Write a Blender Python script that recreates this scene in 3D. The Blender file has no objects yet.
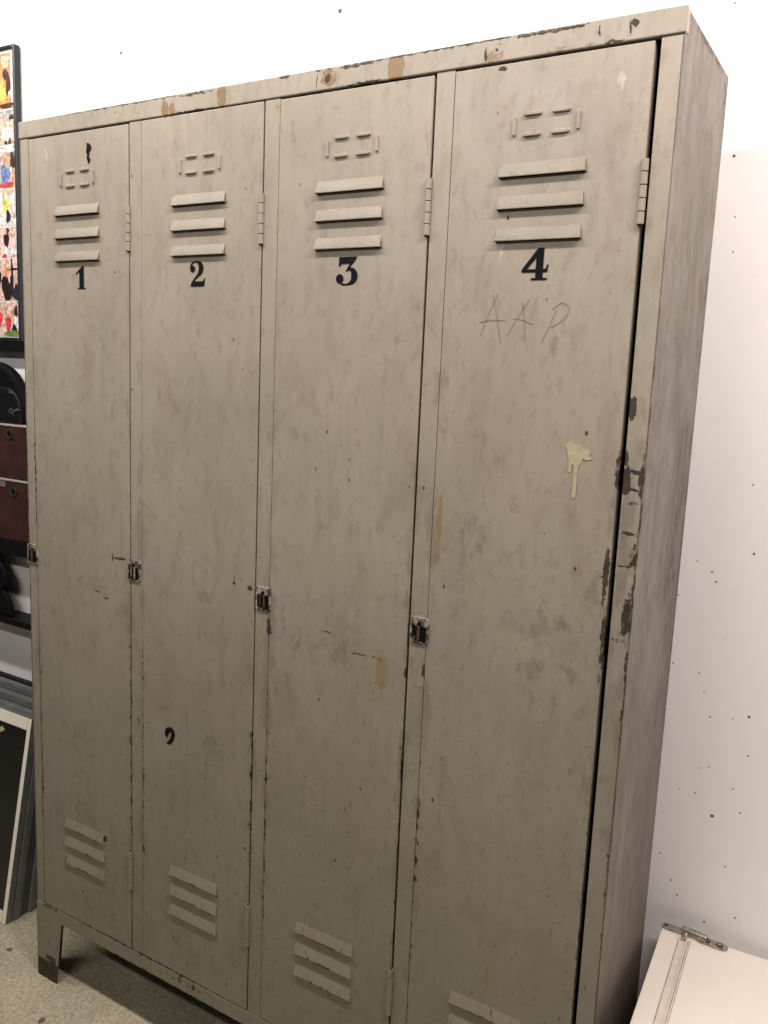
import bpy, bmesh, math, random
from mathutils import Vector, Matrix

random.seed(7)
S = bpy.context.scene
COL = S.collection
W, D, H = 1.2355, 0.269, 1.80          # locker width, depth, height
WALL = 0.36                            # the back wall stands a hand's width behind the locker
P = 0.302                              # pitch of the four doors

# ------------------------------------------------------------------ helpers
FACING = ('stencil_number', 'paint_drip', 'scratched_letters', 'worn_black_figure', 'black_smear', 'snapshot', 'silver_scrawl', 'pale_shape')
def link(name, bm, mats, parent=None, smooth=False, bevel=0.0, seg=2):
    me = bpy.data.meshes.new(name)
    bmesh.ops.recalc_face_normals(bm, faces=bm.faces)
    if name in FACING:
        bm.normal_update()
        for f in bm.faces:
            if f.normal.y > 0: f.normal_flip()
    bm.to_mesh(me); bm.free()
    if not isinstance(mats, (list, tuple)): mats = [mats]
    for m in mats: me.materials.append(m)
    if smooth:
        for p in me.polygons: p.use_smooth = True
    o = bpy.data.objects.new(name, me); COL.objects.link(o)
    if parent: o.parent = parent
    if bevel:
        b = o.modifiers.new('bevel', 'BEVEL'); b.width = bevel; b.segments = seg; b.limit_method = 'ANGLE'
    return o

def empty(name, label, cat, loc=(0, 0, 0), rot=(0, 0, 0), group=None):
    o = bpy.data.objects.new(name, None); COL.objects.link(o)
    o.location = loc; o.rotation_euler = rot; o.empty_display_size = .05
    o['label'] = label; o['category'] = cat
    if group: o['group'] = group
    return o

def box(bm, x0, x1, y0, y1, z0, z1, mi=0):
    v = [bm.verts.new(p) for p in ((x0,y0,z0),(x1,y0,z0),(x1,y1,z0),(x0,y1,z0),(x0,y0,z1),(x1,y0,z1),(x1,y1,z1),(x0,y1,z1))]
    for f in ((0,3,2,1),(4,5,6,7),(0,1,5,4),(1,2,6,5),(2,3,7,6),(3,0,4,7)):
        bm.faces.new([v[i] for i in f]).material_index = mi

def prism(bm, pts, y0, y1, mi=0):
    """pts: polygon in x,z extruded along y"""
    a = [bm.verts.new((x, y0, z)) for x, z in pts]; b = [bm.verts.new((x, y1, z)) for x, z in pts]
    n = len(pts)
    bm.faces.new(a).material_index = mi; bm.faces.new(b[::-1]).material_index = mi
    for i in range(n):
        bm.faces.new((a[i], b[i], b[(i+1) % n], a[(i+1) % n])).material_index = mi

def flat(bm, pts, y, mi=0):
    f = bm.faces.new([bm.verts.new((x, y, z)) for x, z in pts]); f.material_index = mi

def cyl(bm, c, axis, r, h, n=20, mi=0, r2=None):
    m = Matrix.Translation(c) @ Vector((0, 0, 1)).rotation_difference(Vector(axis)).to_matrix().to_4x4()
    g = bmesh.ops.create_cone(bm, cap_ends=True, segments=n, radius1=r, radius2=r if r2 is None else r2, depth=h, matrix=m)
    for v in g['verts']:
        for f in v.link_faces: f.material_index = mi

def catmull(pts, k=8):
    """smooth x,z,width path"""
    P_ = [pts[0]] + list(pts) + [pts[-1]]; out = []
    for i in range(1, len(P_) - 2):
        a, b, c, d = P_[i-1], P_[i], P_[i+1], P_[i+2]
        for j in range(k):
            t = j / k
            out.append(tuple(.5*((2*b[q]) + (-a[q]+c[q])*t + (2*a[q]-5*b[q]+4*c[q]-d[q])*t*t + (-a[q]+3*b[q]-3*c[q]+d[q])*t**3) for q in range(3)))
    out.append(pts[-1]); return out

def stroke(bm, pts, y, k=8, mi=0):
    p = catmull(pts, k) if k else pts
    L, R = [], []
    for i, (x, z, w) in enumerate(p):
        a = p[max(i-1, 0)]; b = p[min(i+1, len(p)-1)]
        dx, dz = b[0]-a[0], b[1]-a[1]; l = math.hypot(dx, dz) or 1
        nx, nz = -dz/l, dx/l
        L.append(bm.verts.new((x+nx*w/2, y, z+nz*w/2))); R.append(bm.verts.new((x-nx*w/2, y, z-nz*w/2)))
    for i in range(len(p)-1):
        bm.faces.new((L[i], L[i+1], R[i+1], R[i])).material_index = mi

def disc(bm, x, z, r, y, n=18, mi=0, sx=1.0):
    flat(bm, [(x + sx*r*math.cos(2*math.pi*i/n), z + r*math.sin(2*math.pi*i/n)) for i in range(n)], y, mi)

# ------------------------------------------------------------------ materials
def new_mat(name):
    m = bpy.data.materials.new(name); m.use_nodes = True
    nt = m.node_tree; b = nt.nodes['Principled BSDF']
    return m, nt, b

def plain(name, col, rough=.5, metal=0., spec=.5, noise=0., scale=30., bump=0.):
    m, nt, b = new_mat(name)
    b.inputs['Base Color'].default_value = (*col, 1)
    b.inputs['Roughness'].default_value = rough; b.inputs['Metallic'].default_value = metal
    b.inputs['Specular IOR Level'].default_value = spec
    if noise or bump:
        tc = nt.nodes.new('ShaderNodeTexCoord'); n = nt.nodes.new('ShaderNodeTexNoise')
        n.inputs['Scale'].default_value = scale; n.inputs['Detail'].default_value = 6
        nt.links.new(tc.outputs['Object'], n.inputs['Vector'])
        if noise:
            r = nt.nodes.new('ShaderNodeValToRGB')
            r.color_ramp.elements[0].position = .3; r.color_ramp.elements[1].position = .7
            r.color_ramp.elements[0].color = (*[max(0, c*(1-noise)) for c in col], 1)
            r.color_ramp.elements[1].color = (*[min(1, c*(1+noise)) for c in col], 1)
            nt.links.new(n.outputs['Fac'], r.inputs['Fac']); nt.links.new(r.outputs['Color'], b.inputs['Base Color'])
        if bump:
            bp = nt.nodes.new('ShaderNodeBump'); bp.inputs['Strength'].default_value = bump; bp.inputs['Distance'].default_value = .002
            nt.links.new(n.outputs['Fac'], bp.inputs['Height']); nt.links.new(bp.outputs['Normal'], b.inputs['Normal'])
    return m

class NB:
    """small node builder"""
    def __init__(s, nt): s.nt = nt
    def n(s, t, **k):
        o = s.nt.nodes.new(t)
        for a, v in k.items(): setattr(o, a, v)
        return o
    def l(s, a, b): s.nt.links.new(a, b)
    def math(s, op, a, b=None, clamp=False):
        o = s.n('ShaderNodeMath', operation=op, use_clamp=clamp)
        for i, v in enumerate((a, b)):
            if v is None: continue
            if isinstance(v, (int, float)): o.inputs[i].default_value = v
            else: s.l(v, o.inputs[i])
        return o.outputs[0]
    def noise(s, vec, scale, detail=4, stretch=None, rough=.5, dist=0.):
        if stretch:
            mp = s.n('ShaderNodeMapping'); mp.inputs['Scale'].default_value = stretch
            s.l(vec, mp.inputs['Vector']); vec = mp.outputs[0]
        t = s.n('ShaderNodeTexNoise'); t.inputs['Scale'].default_value = scale; t.inputs['Detail'].default_value = detail
        t.inputs['Roughness'].default_value = rough; t.inputs['Distortion'].default_value = dist
        s.l(vec, t.inputs['Vector']); return t.outputs['Fac']
    def ramp(s, fac, stops):
        r = s.n('ShaderNodeValToRGB'); e = r.color_ramp.elements
        while len(e) < len(stops): e.new(.5)
        for q, (p, c) in zip(e, stops):
            q.position = p; q.color = (*c, 1) if isinstance(c, (tuple, list)) else (c, c, c, 1)
        s.l(fac, r.inputs['Fac']); return r.outputs['Color']
    def mix(s, fac, a, b, mode='MIX'):
        m = s.n('ShaderNodeMix', data_type='RGBA', blend_type=mode)
        for sock, v in ((m.inputs['Factor'], fac), (m.inputs['A'], a), (m.inputs['B'], b)):
            if isinstance(v, (int, float)): sock.default_value = v
            elif isinstance(v, (tuple, list)): sock.default_value = (*v, 1)
            else: s.l(v, sock)
        return m.outputs['Result']

def stain_group():
    g = bpy.data.node_groups.new('stain', 'ShaderNodeTree'); I = g.interface
    for nm, t in (('Vector', 'NodeSocketVector'), ('Center', 'NodeSocketVector'), ('Inverse', 'NodeSocketVector'), ('Amount', 'NodeSocketFloat'), ('Noise', 'NodeSocketFloat'), ('Soft', 'NodeSocketFloat')):
        I.new_socket(nm, in_out='INPUT', socket_type=t)
    I.new_socket('Fac', in_out='OUTPUT', socket_type='NodeSocketFloat')
    b = NB(g); gi = b.n('NodeGroupInput'); go = b.n('NodeGroupOutput')
    s = b.n('ShaderNodeVectorMath', operation='SUBTRACT'); b.l(gi.outputs['Vector'], s.inputs[0]); b.l(gi.outputs['Center'], s.inputs[1])
    m = b.n('ShaderNodeVectorMath', operation='MULTIPLY'); b.l(s.outputs[0], m.inputs[0]); b.l(gi.outputs['Inverse'], m.inputs[1])
    a = b.n('ShaderNodeVectorMath', operation='ABSOLUTE'); b.l(m.outputs[0], a.inputs[0])
    x = b.n('ShaderNodeSeparateXYZ'); b.l(a.outputs[0], x.inputs[0])
    ln = b.n('ShaderNodeVectorMath', operation='LENGTH'); b.l(m.outputs[0], ln.inputs[0])
    mx = ln.outputs['Value']
    k = b.math('MULTIPLY', b.math('SUBTRACT', 1., mx), gi.outputs['Soft'])
    k = b.math('MINIMUM', b.math('MAXIMUM', k, 0.), 1.)
    nn = b.math('ADD', b.math('MULTIPLY', gi.outputs['Noise'], 2.6), -.80)
    f = b.math('ADD', b.math('MULTIPLY', k, gi.outputs['Amount']), nn)
    f = b.math('MULTIPLY', b.math('SUBTRACT', f, 1.), 5., clamp=True)
    gate = b.math('GREATER_THAN', k, 0.001)
    b.l(b.math('MULTIPLY', f, gate), go.inputs['Fac'])
    return g
STAIN = stain_group()

def add_stains_all(b, vec, noise, lst, axes='xz'):
    """lst: (c0, c1, half0, half1, amount, soft) along the two axes; returns max of all masks"""
    acc = None
    for (p, q, hp, hq, amt, soft) in lst:
        g = b.n('ShaderNodeGroup'); g.node_tree = STAIN
        c = [0, 0, 0]; iv = [0, 0, 0]
        for ax, cc, hh in zip(axes, (p, q), (hp, hq)):
            i = 'xyz'.index(ax); c[i] = cc; iv[i] = 1/hh
        g.inputs['Center'].default_value = c; g.inputs['Inverse'].default_value = iv
        g.inputs['Amount'].default_value = amt; g.inputs['Soft'].default_value = soft
        b.l(vec, g.inputs['Vector']); b.l(noise, g.inputs['Noise'])
        acc = g.outputs['Fac'] if acc is None else b.math('MAXIMUM', acc, g.outputs['Fac'])
    return acc

add_stains = add_stains_all
GAPS = [.2965 + P*i for i in range(4)]
SEAMS = [.0262 + P*i for i in range(4)]

def paint_front(name, bb):
    m, nt, bs = new_mat('aged_paint_' + name); b = NB(nt)
    def near(lst):
        return [q for q in lst if q[0] - q[2] < bb[1] and q[0] + q[2] > bb[0] and q[1] - q[3] < bb[3] and q[1] + q[3] > bb[2]]
    def add_stains(b_, v_, n_, lst, axes='xz'):
        r = near(lst)
        if not r: return b_.math('MULTIPLY', n_, 0.)
        return add_stains_all(b_, v_, n_, r, axes)
    vec = b.n('ShaderNodeTexCoord').outputs['Object']
    sep = b.n('ShaderNodeSeparateXYZ'); b.l(vec, sep.inputs[0])
    clean = vec
    wn = b.n('ShaderNodeTexNoise'); wn.inputs['Scale'].default_value = 120; wn.inputs['Detail'].default_value = 3; b.l(vec, wn.inputs['Vector'])
    w1 = b.n('ShaderNodeVectorMath', operation='SUBTRACT'); b.l(wn.outputs['Color'], w1.inputs[0]); w1.inputs[1].default_value = (.5, .5, .5)
    w2 = b.n('ShaderNodeVectorMath', operation='MULTIPLY'); b.l(w1.outputs[0], w2.inputs[0]); w2.inputs[1].default_value = (.008, .0, .009)
    w3 = b.n('ShaderNodeVectorMath', operation='ADD'); b.l(vec, w3.inputs[0]); b.l(w2.outputs[0], w3.inputs[1]); wvec = w3.outputs[0]
    big = b.noise(vec, 3.2, 5, (1, 1, .8), .6, .4)
    col = b.ramp(big, [(.3, (.274, .242, .196)), (.5, (.316, .279, .227)), (.72, (.352, .311, .255))])
    streak = b.noise(vec, 9, 6, (6, 6, .5), .65, .5)
    col = b.mix(.26, col, b.ramp(streak, [(.3, .72), (.5, 1.0), (.7, 1.1)]), 'MULTIPLY')
    # smudges and grime
    smud = b.noise(vec, 11, 8, (1.3, 1, .6), .65, .6)
    col = b.mix(b.math('MULTIPLY', b.ramp(smud, [(.51, 0.), (.68, 1.)]), .34), col, (.17, .13, .09))
    fine = b.noise(vec, 60, 6, (1, 1, .5), .7)
    col = b.mix(b.math('MULTIPLY', b.ramp(fine, [(.53, 0.), (.68, 1.)]), .36), col, (.15, .105, .07))
    # grime towards the floor, with the fall-off of the light painted in
    low = b.math('MULTIPLY', b.math('SUBTRACT', 1.30, sep.outputs[2]), .70, clamp=True)
    col = b.mix(b.math('MULTIPLY', low, .82), col, (.138, .127, .088))
    # soft dirty halo along the seams
    noiseS = b.noise(vec, 26, 6, (1, 1, .45), .68)
    halo = add_stains(b, vec, noiseS, [(x, .85, .028, 1.0, .56, 1.3) for x in GAPS + SEAMS] + [(W, .9, .035, 1.0, .58, 1.2)])
    col = b.mix(b.math('MULTIPLY', halo, .33), col, (.14, .11, .078))
    # worn smears
    soft = [(1.10, 1.02, .11, .05, .60, 1.4), (1.13, .955, .09, .05, .58, 1.4), (1.17, 1.10, .05, .07, .60, 1.4), (1.0, 1.12, .05, .16, .52, 1.4),
            (.50, .66, .09, .10, .52, 1.4), (.16, .55, .09, .2, .52, 1.4), (.72, .93, .2, .1, .5, 1.4), (1.219, 1.16, .014, .16, .72, 2.),
            (1.02, 1.24, .03, .05, .55, 1.2), (.45, .25, .12, .08, .56, 1.2), (.18, .23, .12, .06, .56, 1.2), (.47, .95, .1, .03, .53, 1.3),
            (.2, .92, .12, .05, .56, 1.3), (1.10, 1.40, .012, .05, .62, 1.2)]
    sm = add_stains(b, vec, b.noise(vec, 34, 7, (1, 1, .7), .7, .3), soft)
    col = b.mix(b.math('MULTIPLY', sm, .34), col, (.12, .095, .07))
    # yellowed runs
    run = add_stains(b, wvec, b.noise(vec, 18, 3, (1, 1, .3)), [(.9445, 1.145, .006, .058, .85, 2.), (.9425, 1.09, .007, .012, .9, 2.), (1.067, .457, .004, .03, .8, 2.),
              (.250, 1.258, .004, .05, .62, 2.), (.268, 1.212, .022, .004, .62, 2.), (.86, .89, .03, .06, .5, 1.4)])
    col = b.mix(b.math('MULTIPLY', run, .7), col, (.23, .16, .06))
    # bare tan patches where old label holders sat on the header
    tan = add_stains(b, wvec, b.noise(vec, 70, 5, None, .6), [(.512, 1.785, .012, .021, 1.1, 4.), (.386, 1.781, .011, .020, .85, 3.), (.402, 1.777, .008, .016, .82, 3.),
              (.838, 1.785, .016, .023, 1.2, 4.), (.722, 1.787, .020, .015, .85, 3.), (.990, 1.778, .018, .012, .85, 2.), (.995, 1.791, .008, .006, .70, 2.), (1.09, 1.7735, .05, .005, .6, 2.), (.632, 1.755, .02, .012, .58, 1.6)])
    col = b.mix(b.math('MULTIPLY', tan, .9), col, (.20, .125, .055))
    # dark rust: chips along seams, specks, named blotches
    rust_n = b.noise(vec, 85, 6, (1, 1, .55), .72)
    rl = []
    for x in GAPS: rl.append((x, .62, .0085, .55, .50, 1.))
    for x in SEAMS: rl.append((x + .002, .55, .0075, .6, .52, 1.))
    rl += [(.026, 1.13, .006, .20, .64, 1.2), (.330, .80, .006, .14, .60, 1.), (.318, .68, .012, .05, .56, 1.)]
    rl += [(W, 1.62, .0035, .14, .42, 1.), (W, 1.05, .0075, .30, .66, 1.4), (W, .6, .006, .4, .55, 1.2), (1.228, 1.05, .011, .055, .70, 1.6), (1.231, 1.135, .009, .03, .72, 1.6), (1.232, 1.235, .006, .05, .72, 1.5)]
    rl += [(1.2115, 1.326, .0075, .022, .86, 2.2), (1.2095, 1.262, .006, .014, .80, 2.), (1.2125, 1.232, .0085, .03, .86, 2.), (1.2, 1.245, .004, .035, .72, 2.), (1.196, 1.105, .006, .055, .76, 2.), (1.199, 1.01, .004, .08, .60, 2.)]
    rl += [(1.222, 1.245, .014, .004, .78, 2.), (1.222, 1.222, .014, .003, .76, 2.), (1.222, 1.205, .013, .003, .72, 2.), (1.22, 1.165, .014, .0035, .70, 2.), (1.22, 1.12, .014, .002, .76, 2.), (1.22, 1.02, .014, .004, .62, 2.)]
    rl += [(.269, .989, .021, .0032, .90, 3.), (.249, .988, .003, .012, .70, 2.), (.588, .985, .008, .0055, .95, 2.5), (.553, .989, .0045, .006, .85, 2.), (.5525, .996, .0015, .010, .72, 2.)]
    rl += [(1.002, 1.762, .0085, .0042, .98, 2.4), (.632, .925, .010, .03, .66, 1.3), (.90, .905, .006, .02, .66, 1.3), (.93, .92, .006, .04, .66, 1.2)]
    rl += [(.205, .915, .022, .003, .66, 1.5), (.228, .905, .018, .003, .62, 1.5), (.83, .915, .07, .003, .58, 1.4), (.75, .94, .03, .002, .58, 1.4), (.92, .885, .02, .002, .66, 1.4)]
    # header outlines
    rl += [(.45, 1.7965, .062, .0026, .68, 1.6), (.45, 1.7712, .07, .0022, .62, 1.6), (.77, 1.7965, .06, .0022, .66, 1.6), (.79, 1.7715, .055, .0026, .70, 1.6), (.719, 1.785, .008, .009, .66, 1.6),
           (1.05, 1.7965, .062, .0024, .72, 1.6), (1.095, 1.797, .02, .0035, .74, 2.), (.977, 1.781, .0022, .012, .70, 2.), (1.1305, 1.787, .0016, .010, .60, 2.), (1.170, 1.784, .0022, .0145, .66, 2.), (1.15, 1.773, .02, .002, .64, 2.), (.993, 1.786, .004, .003, .8, 2.),
           (.70, 1.784, .0012, .013, .56, 2.), (.268, 1.789, .0022, .0035, .82, 2.), (.30, 1.799, .30, .0022, .56, 1.4), (.9, 1.799, .33, .0022, .58, 1.4), (1.175, 1.79, .006, .007, .7, 1.6), (.64, 1.798, .02, .004, .6, 1.6)]
    # rails and legs
    rl += [(.35, .183, .36, .0055, .62, 1.4), (.35, .150, .40, .006, .62, 1.2), (.45, .168, .16, .02, .52, 1.), (.04, .008, .25, .040, 1.5, 5.), (.047, .052, .03, .014, .72, 1.6), (.04, .178, .05, .004, .66, 1.4)]
    # louvre lips near the floor
    for d0 in range(4):
        for kk in range(3): rl.append((.160 + P*d0, .3885 - .041*kk, .066, .0032, .56, 1.4))
    rl += [(.101, .312, .005, .012, .86, 2.), (.222, .40, .006, .010, .72, 2.), (.522, .386, .005, .006, .72, 2.)]
    rl = [(a_, c_, d_, e_, f_ + (.30 if c_ > 1.77 else .12), g_) for a_, c_, d_, e_, f_, g_ in rl]
    rf = add_stains(b, wvec, rust_n, rl)
    # scattered specks
    vo = b.n('ShaderNodeTexVoronoi'); vo.inputs['Scale'].default_value = 34; vo.inputs['Randomness'].default_value = 1
    mp = b.n('ShaderNodeMapping'); mp.inputs['Scale'].default_value = (1.35, .02, .75); b.l(vec, mp.inputs[0]); b.l(mp.outputs[0], vo.inputs['Vector'])
    sc = b.n('ShaderNodeSeparateColor'); b.l(vo.outputs['Color'], sc.inputs[0])
    size = b.math('MULTIPLY', b.math('POWER', sc.outputs[0], 4.), .12)
    sp = b.math('MULTIPLY', b.math('SUBTRACT', size, vo.outputs['Distance']), 40., clamp=True)
    spk = b.math('MULTIPLY', b.math('MULTIPLY', sp, b.ramp(rust_n, [(.36, .0), (.50, 1.)])), .95)
    fleck = b.ramp(b.noise(vec, 150, 3, (1, 1, .42), .6), [(.63, 0.), (.71, .75)])
    fleck = b.math('MULTIPLY', fleck, b.math('ADD', b.math('MULTIPLY', low, .9), .22))
    rf = b.math('MAXIMUM', b.math('MAXIMUM', rf, spk), fleck)
    rcol = b.ramp(b.noise(vec, 55, 4), [(.35, (.010, .006, .004)), (.6, (.034, .017, .009)), (.75, (.085, .042, .02))])
    col = b.mix(b.math('MULTIPLY', rf, .93), col, rcol)
    # pale scuffs
    pale = add_stains(b, vec, b.noise(vec, 40, 6, (1, 1, .35), .7), [(.08, 1.742, .016, .036, .58, 1.4), (.225, 1.60, .02, .02, .46, 1.4), (1.17, 1.735, .03, .03, .55, 1.4), (1.02, 1.55, .05, .1, .44, 1.2), (.36, 1.13, .02, .04, .46, 1.2)])
    col = b.mix(b.math('MULTIPLY', pale, .5), col, (.55, .50, .43))
    b.l(col, bs.inputs['Base Color'])
    rr = b.math('ADD', b.math('MULTIPLY', b.ramp(smud, [(.35, 0.), (.7, 1.)]), .16), .34)
    b.l(b.math('ADD', rr, b.math('MULTIPLY', rf, .3)), bs.inputs['Roughness'])
    bs.inputs['Specular IOR Level'].default_value = .42
    bp = b.n('ShaderNodeBump'); bp.inputs['Strength'].default_value = .22; bp.inputs['Distance'].default_value = .002
    hgt = b.math('SUBTRACT', b.math('MULTIPLY', big, .9), b.math('MULTIPLY', rf, .25))
    b.l(hgt, bp.inputs['Height']); b.l(bp.outputs['Normal'], bs.inputs['Normal'])
    return m

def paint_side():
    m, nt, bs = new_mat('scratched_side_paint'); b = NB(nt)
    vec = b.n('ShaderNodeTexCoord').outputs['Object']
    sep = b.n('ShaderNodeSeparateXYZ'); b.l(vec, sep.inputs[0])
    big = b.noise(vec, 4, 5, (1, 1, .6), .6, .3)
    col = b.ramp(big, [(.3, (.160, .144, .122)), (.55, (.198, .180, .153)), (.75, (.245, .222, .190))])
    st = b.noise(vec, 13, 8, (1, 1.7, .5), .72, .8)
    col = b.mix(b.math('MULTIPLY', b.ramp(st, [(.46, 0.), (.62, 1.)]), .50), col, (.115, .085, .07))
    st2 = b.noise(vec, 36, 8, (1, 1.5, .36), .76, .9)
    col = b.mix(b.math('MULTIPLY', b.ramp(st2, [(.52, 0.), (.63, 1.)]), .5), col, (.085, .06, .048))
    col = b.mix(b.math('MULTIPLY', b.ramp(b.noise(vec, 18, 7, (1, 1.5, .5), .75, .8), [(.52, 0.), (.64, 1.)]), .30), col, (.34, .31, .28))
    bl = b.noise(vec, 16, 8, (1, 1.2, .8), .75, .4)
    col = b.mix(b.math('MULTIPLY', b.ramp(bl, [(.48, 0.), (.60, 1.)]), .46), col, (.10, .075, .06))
    zmask = add_stains(b, vec, st2, [(.20, 1.13, .085, .34, .68, 1.), (.245, .9, .03, .6, .72, 1.), (.12, 1.05, .14, .2, .50, 1.), (.24, 1.0, .05, .8, .55, 1.), (.10, .45, .2, .42, .62, 1.), (.17, .42, .16, .34, .95, 1.2), (.02, 1.2, .03, .5, .44, 1.), (.18, 1.70, .1, .1, .52, 1.)], 'yz')
    col = b.mix(b.math('MULTIPLY', zmask, .70), col, (.10, .072, .055))
    dash = b.ramp(b.noise(vec, 70, 7, (1, 2.0, .30), .74, .5), [(.51, 0.), (.57, 1.)])
    dm = add_stains(b, vec, b.noise(vec, 7, 5, (1, 1, .6), .6), [(.20, 1.15, .12, .40, .75, 1.), (.14, .8, .2, .8, .50, 1.), (.24, 1.2, .05, .7, .8, 1.), (.12, 1.66, .2, .2, .55, 1.)], 'yz')
    col = b.mix(b.math('MULTIPLY', b.math('MULTIPLY', dash, dm), .8), col, (.055, .038, .03))
    pale = add_stains(b, vec, b.noise(vec, 26, 6, (1, 2, .25), .7), [(.06, .72, .05, .3, .56, 1.2), (.08, .5, .05, .2, .54, 1.2)], 'yz')
    col = b.mix(b.math('MULTIPLY', pale, .5), col, (.36, .32, .28))
    rn = b.noise(vec, 90, 6, (1, 1, .4), .7)
    rf = add_stains(b, vec, rn, [(.001, 1.0, .0035, .85, .66, 1.4), (.258, 1.76, .012, .03, .62, 1.4), (.135, 1.796, .15, .009, .72, 1.6), (.25, 1.77, .025, .04, .70, 1.5), (.255, .40, .008, .03, .7, 1.5), (.262, 1.0, .008, .9, .66, 1.3), (.21, 1.05, .05, .45, .52, 1.), (.20, 1.17, .05, .12, .40, 1.)], 'yz')
    col = b.mix(b.math('MULTIPLY', rf, .9), col, (.04, .022, .014))
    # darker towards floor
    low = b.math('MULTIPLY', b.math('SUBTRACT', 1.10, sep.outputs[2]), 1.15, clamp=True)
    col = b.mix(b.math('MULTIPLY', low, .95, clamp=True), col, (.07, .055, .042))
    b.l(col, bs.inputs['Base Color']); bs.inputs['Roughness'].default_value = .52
    bs.inputs['Specular IOR Level'].default_value = .4
    return m

HOLES = [(-.1217,2.0567,.0042),(.4848,2.0457,.0048),(1.2154,1.9362,.002),(1.2365,1.7131,.0026),(1.2472,1.6217,.0016),(1.2496,1.5689,.0016),(1.2084,1.5285,.0022),(1.3162,1.2072,.0018),(1.3291,1.0966,.0024),
 (1.2433,1.0721,.0015),(1.2685,1.0573,.002),(1.2764,1.0417,.002),(1.2184,1.0096,.0017),(1.2213,.8904,.0017),(1.2649,.8822,.0017),(1.276,.8513,.0014),(1.2896,.8103,.0019),(1.3495,.8254,.0026),
 (1.3256,.8159,.0014),(1.3548,.7587,.0018),(1.2165,.7053,.0017),(1.2966,.7227,.0015),(1.2809,.7164,.0015),(1.2522,.6694,.0014),(1.3378,.6952,.0017),(1.2788,.6701,.0018),(1.3099,.6376,.0034),(1.3528,.6567,.0018),
 (1.2315,.5422,.0017),(1.2546,.4987,.002),(1.2671,.4746,.002),(1.3159,.4417,.0022),(1.3392,.5537,.0018),(1.3639,.4682,.002),(1.30,.95,.001),(1.23,.62,.001)]

def wall_mat():
    m, nt, bs = new_mat('white_plaster'); b = NB(nt)
    vec = b.n('ShaderNodeTexCoord').outputs['Object']
    big = b.noise(vec, 2.5, 5, None, .6)
    col = b.ramp(big, [(.3, (.86, .85, .845)), (.7, (.90, .89, .885))])
    sm = b.noise(vec, 17, 7, (1, 1, .8), .7)
    col = b.mix(b.math('MULTIPLY', b.ramp(sm, [(.58, 0.), (.75, 1.)]), .10), col, (.45, .42, .42))
    acc = None
    n2 = b.noise(vec, 300, 3)
    for x, z, r in HOLES:
        d = b.n('ShaderNodeVectorMath', operation='DISTANCE'); b.l(vec, d.inputs[0]); d.inputs[1].default_value = (x, WALL, z)
        f = b.math('MULTIPLY', b.math('SUBTRACT', r, d.outputs['Value']), 1400., clamp=True)
        acc = f if acc is None else b.math('MAXIMUM', acc, f)
    vo = b.n('ShaderNodeTexVoronoi'); vo.inputs['Scale'].default_value = 22; b.l(vec, vo.inputs['Vector'])
    sc = b.n('ShaderNodeSeparateColor'); b.l(vo.outputs['Color'], sc.inputs[0])
    sz = b.math('MULTIPLY', b.math('POWER', sc.outputs[0], 6.), .026)
    pk = b.math('MULTIPLY', b.math('MULTIPLY', b.math('SUBTRACT', sz, vo.outputs['Distance']), 90., clamp=True), .55)
    col = b.mix(b.math('MAXIMUM', b.math('MULTIPLY', acc, .93), pk), col, (.05, .04, .035))
    b.l(col, bs.inputs['Base Color']); bs.inputs['Roughness'].default_value = .8; bs.inputs['Specular IOR Level'].default_value = .2
    bp = b.n('ShaderNodeBump'); bp.inputs['Strength'].default_value = .12; bp.inputs['Distance'].default_value = .002
    b.l(b.noise(vec, 60, 5), bp.inputs['Height']); b.l(bp.outputs['Normal'], bs.inputs['Normal'])
    return m

def floor_mat():
    m, nt, bs = new_mat('speckled_concrete'); b = NB(nt)
    vec = b.n('ShaderNodeTexCoord').outputs['Object']
    big = b.noise(vec, 6, 5, None, .6)
    col = b.ramp(big, [(.3, (.30, .272, .195)), (.5, (.37, .335, .24)), (.7, (.44, .39, .275))])
    f1 = b.noise(vec, 130, 6, None, .75)
    col = b.mix(.75, col, b.ramp(f1, [(.32, .42), (.5, 1.), (.68, 1.55)]), 'MULTIPLY')
    f2 = b.noise(vec, 42, 5, None, .7)
    col = b.mix(b.math('MULTIPLY', b.ramp(f2, [(.54, 0.), (.7, 1.)]), .5), col, (.20, .18, .13))
    st = add_stains(b, vec, b.noise(vec, 70, 4), [(-.121, .012, .012, .008, .9, 2.), (.125, -.085, .010, .014, .9, 2.), (-.3, -.3, .01, .01, .8, 1.5)], 'xy')
    col = b.mix(b.math('MULTIPLY', st, .85), col, (.10, .055, .025))
    b.l(col, bs.inputs['Base Color']); bs.inputs['Roughness'].default_value = .85; bs.inputs['Specular IOR Level'].default_value = .2
    bp = b.n('ShaderNodeBump'); bp.inputs['Strength'].default_value = .5; bp.inputs['Distance'].default_value = .003
    b.l(f1, bp.inputs['Height']); b.l(bp.outputs['Normal'], bs.inputs['Normal'])
    return m

PAINT = paint_front('hinge', (9, 9, 9, 9)); HEADP = paint_front('header', (-.01, W + .01, 1.7705, 1.81)); RAILP = paint_front('rail', (0, W, .145, .1805))
LEGP = paint_front('leg', (-.01, .09, -.01, .18)); LOUVLOW = [paint_front('louvre_%d' % i, (.09 + P*i, .23 + P*i, .29, .42)) for i in range(4)]
DOORP = [paint_front('door_%d' % (i + 1), (SEAMS[i], GAPS[i], .183, 1.7685)) for i in range(4)]
STILEP = [paint_front('stile_%d' % i, (a, c, .1812, 1.77)) for i, (a, c) in enumerate([(0, .0245)] + [(GAPS[i], SEAMS[i+1]) for i in range(3)] + [(GAPS[3], W)])]
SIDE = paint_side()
DARK = plain('interior_shade', (.006, .005, .004), .9, spec=.1)  # near-black colour standing in for shade inside gaps and openings
INK = plain('black_stencil_ink', (.006, .006, .008), .7, spec=.08, noise=.3, scale=200)
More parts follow.
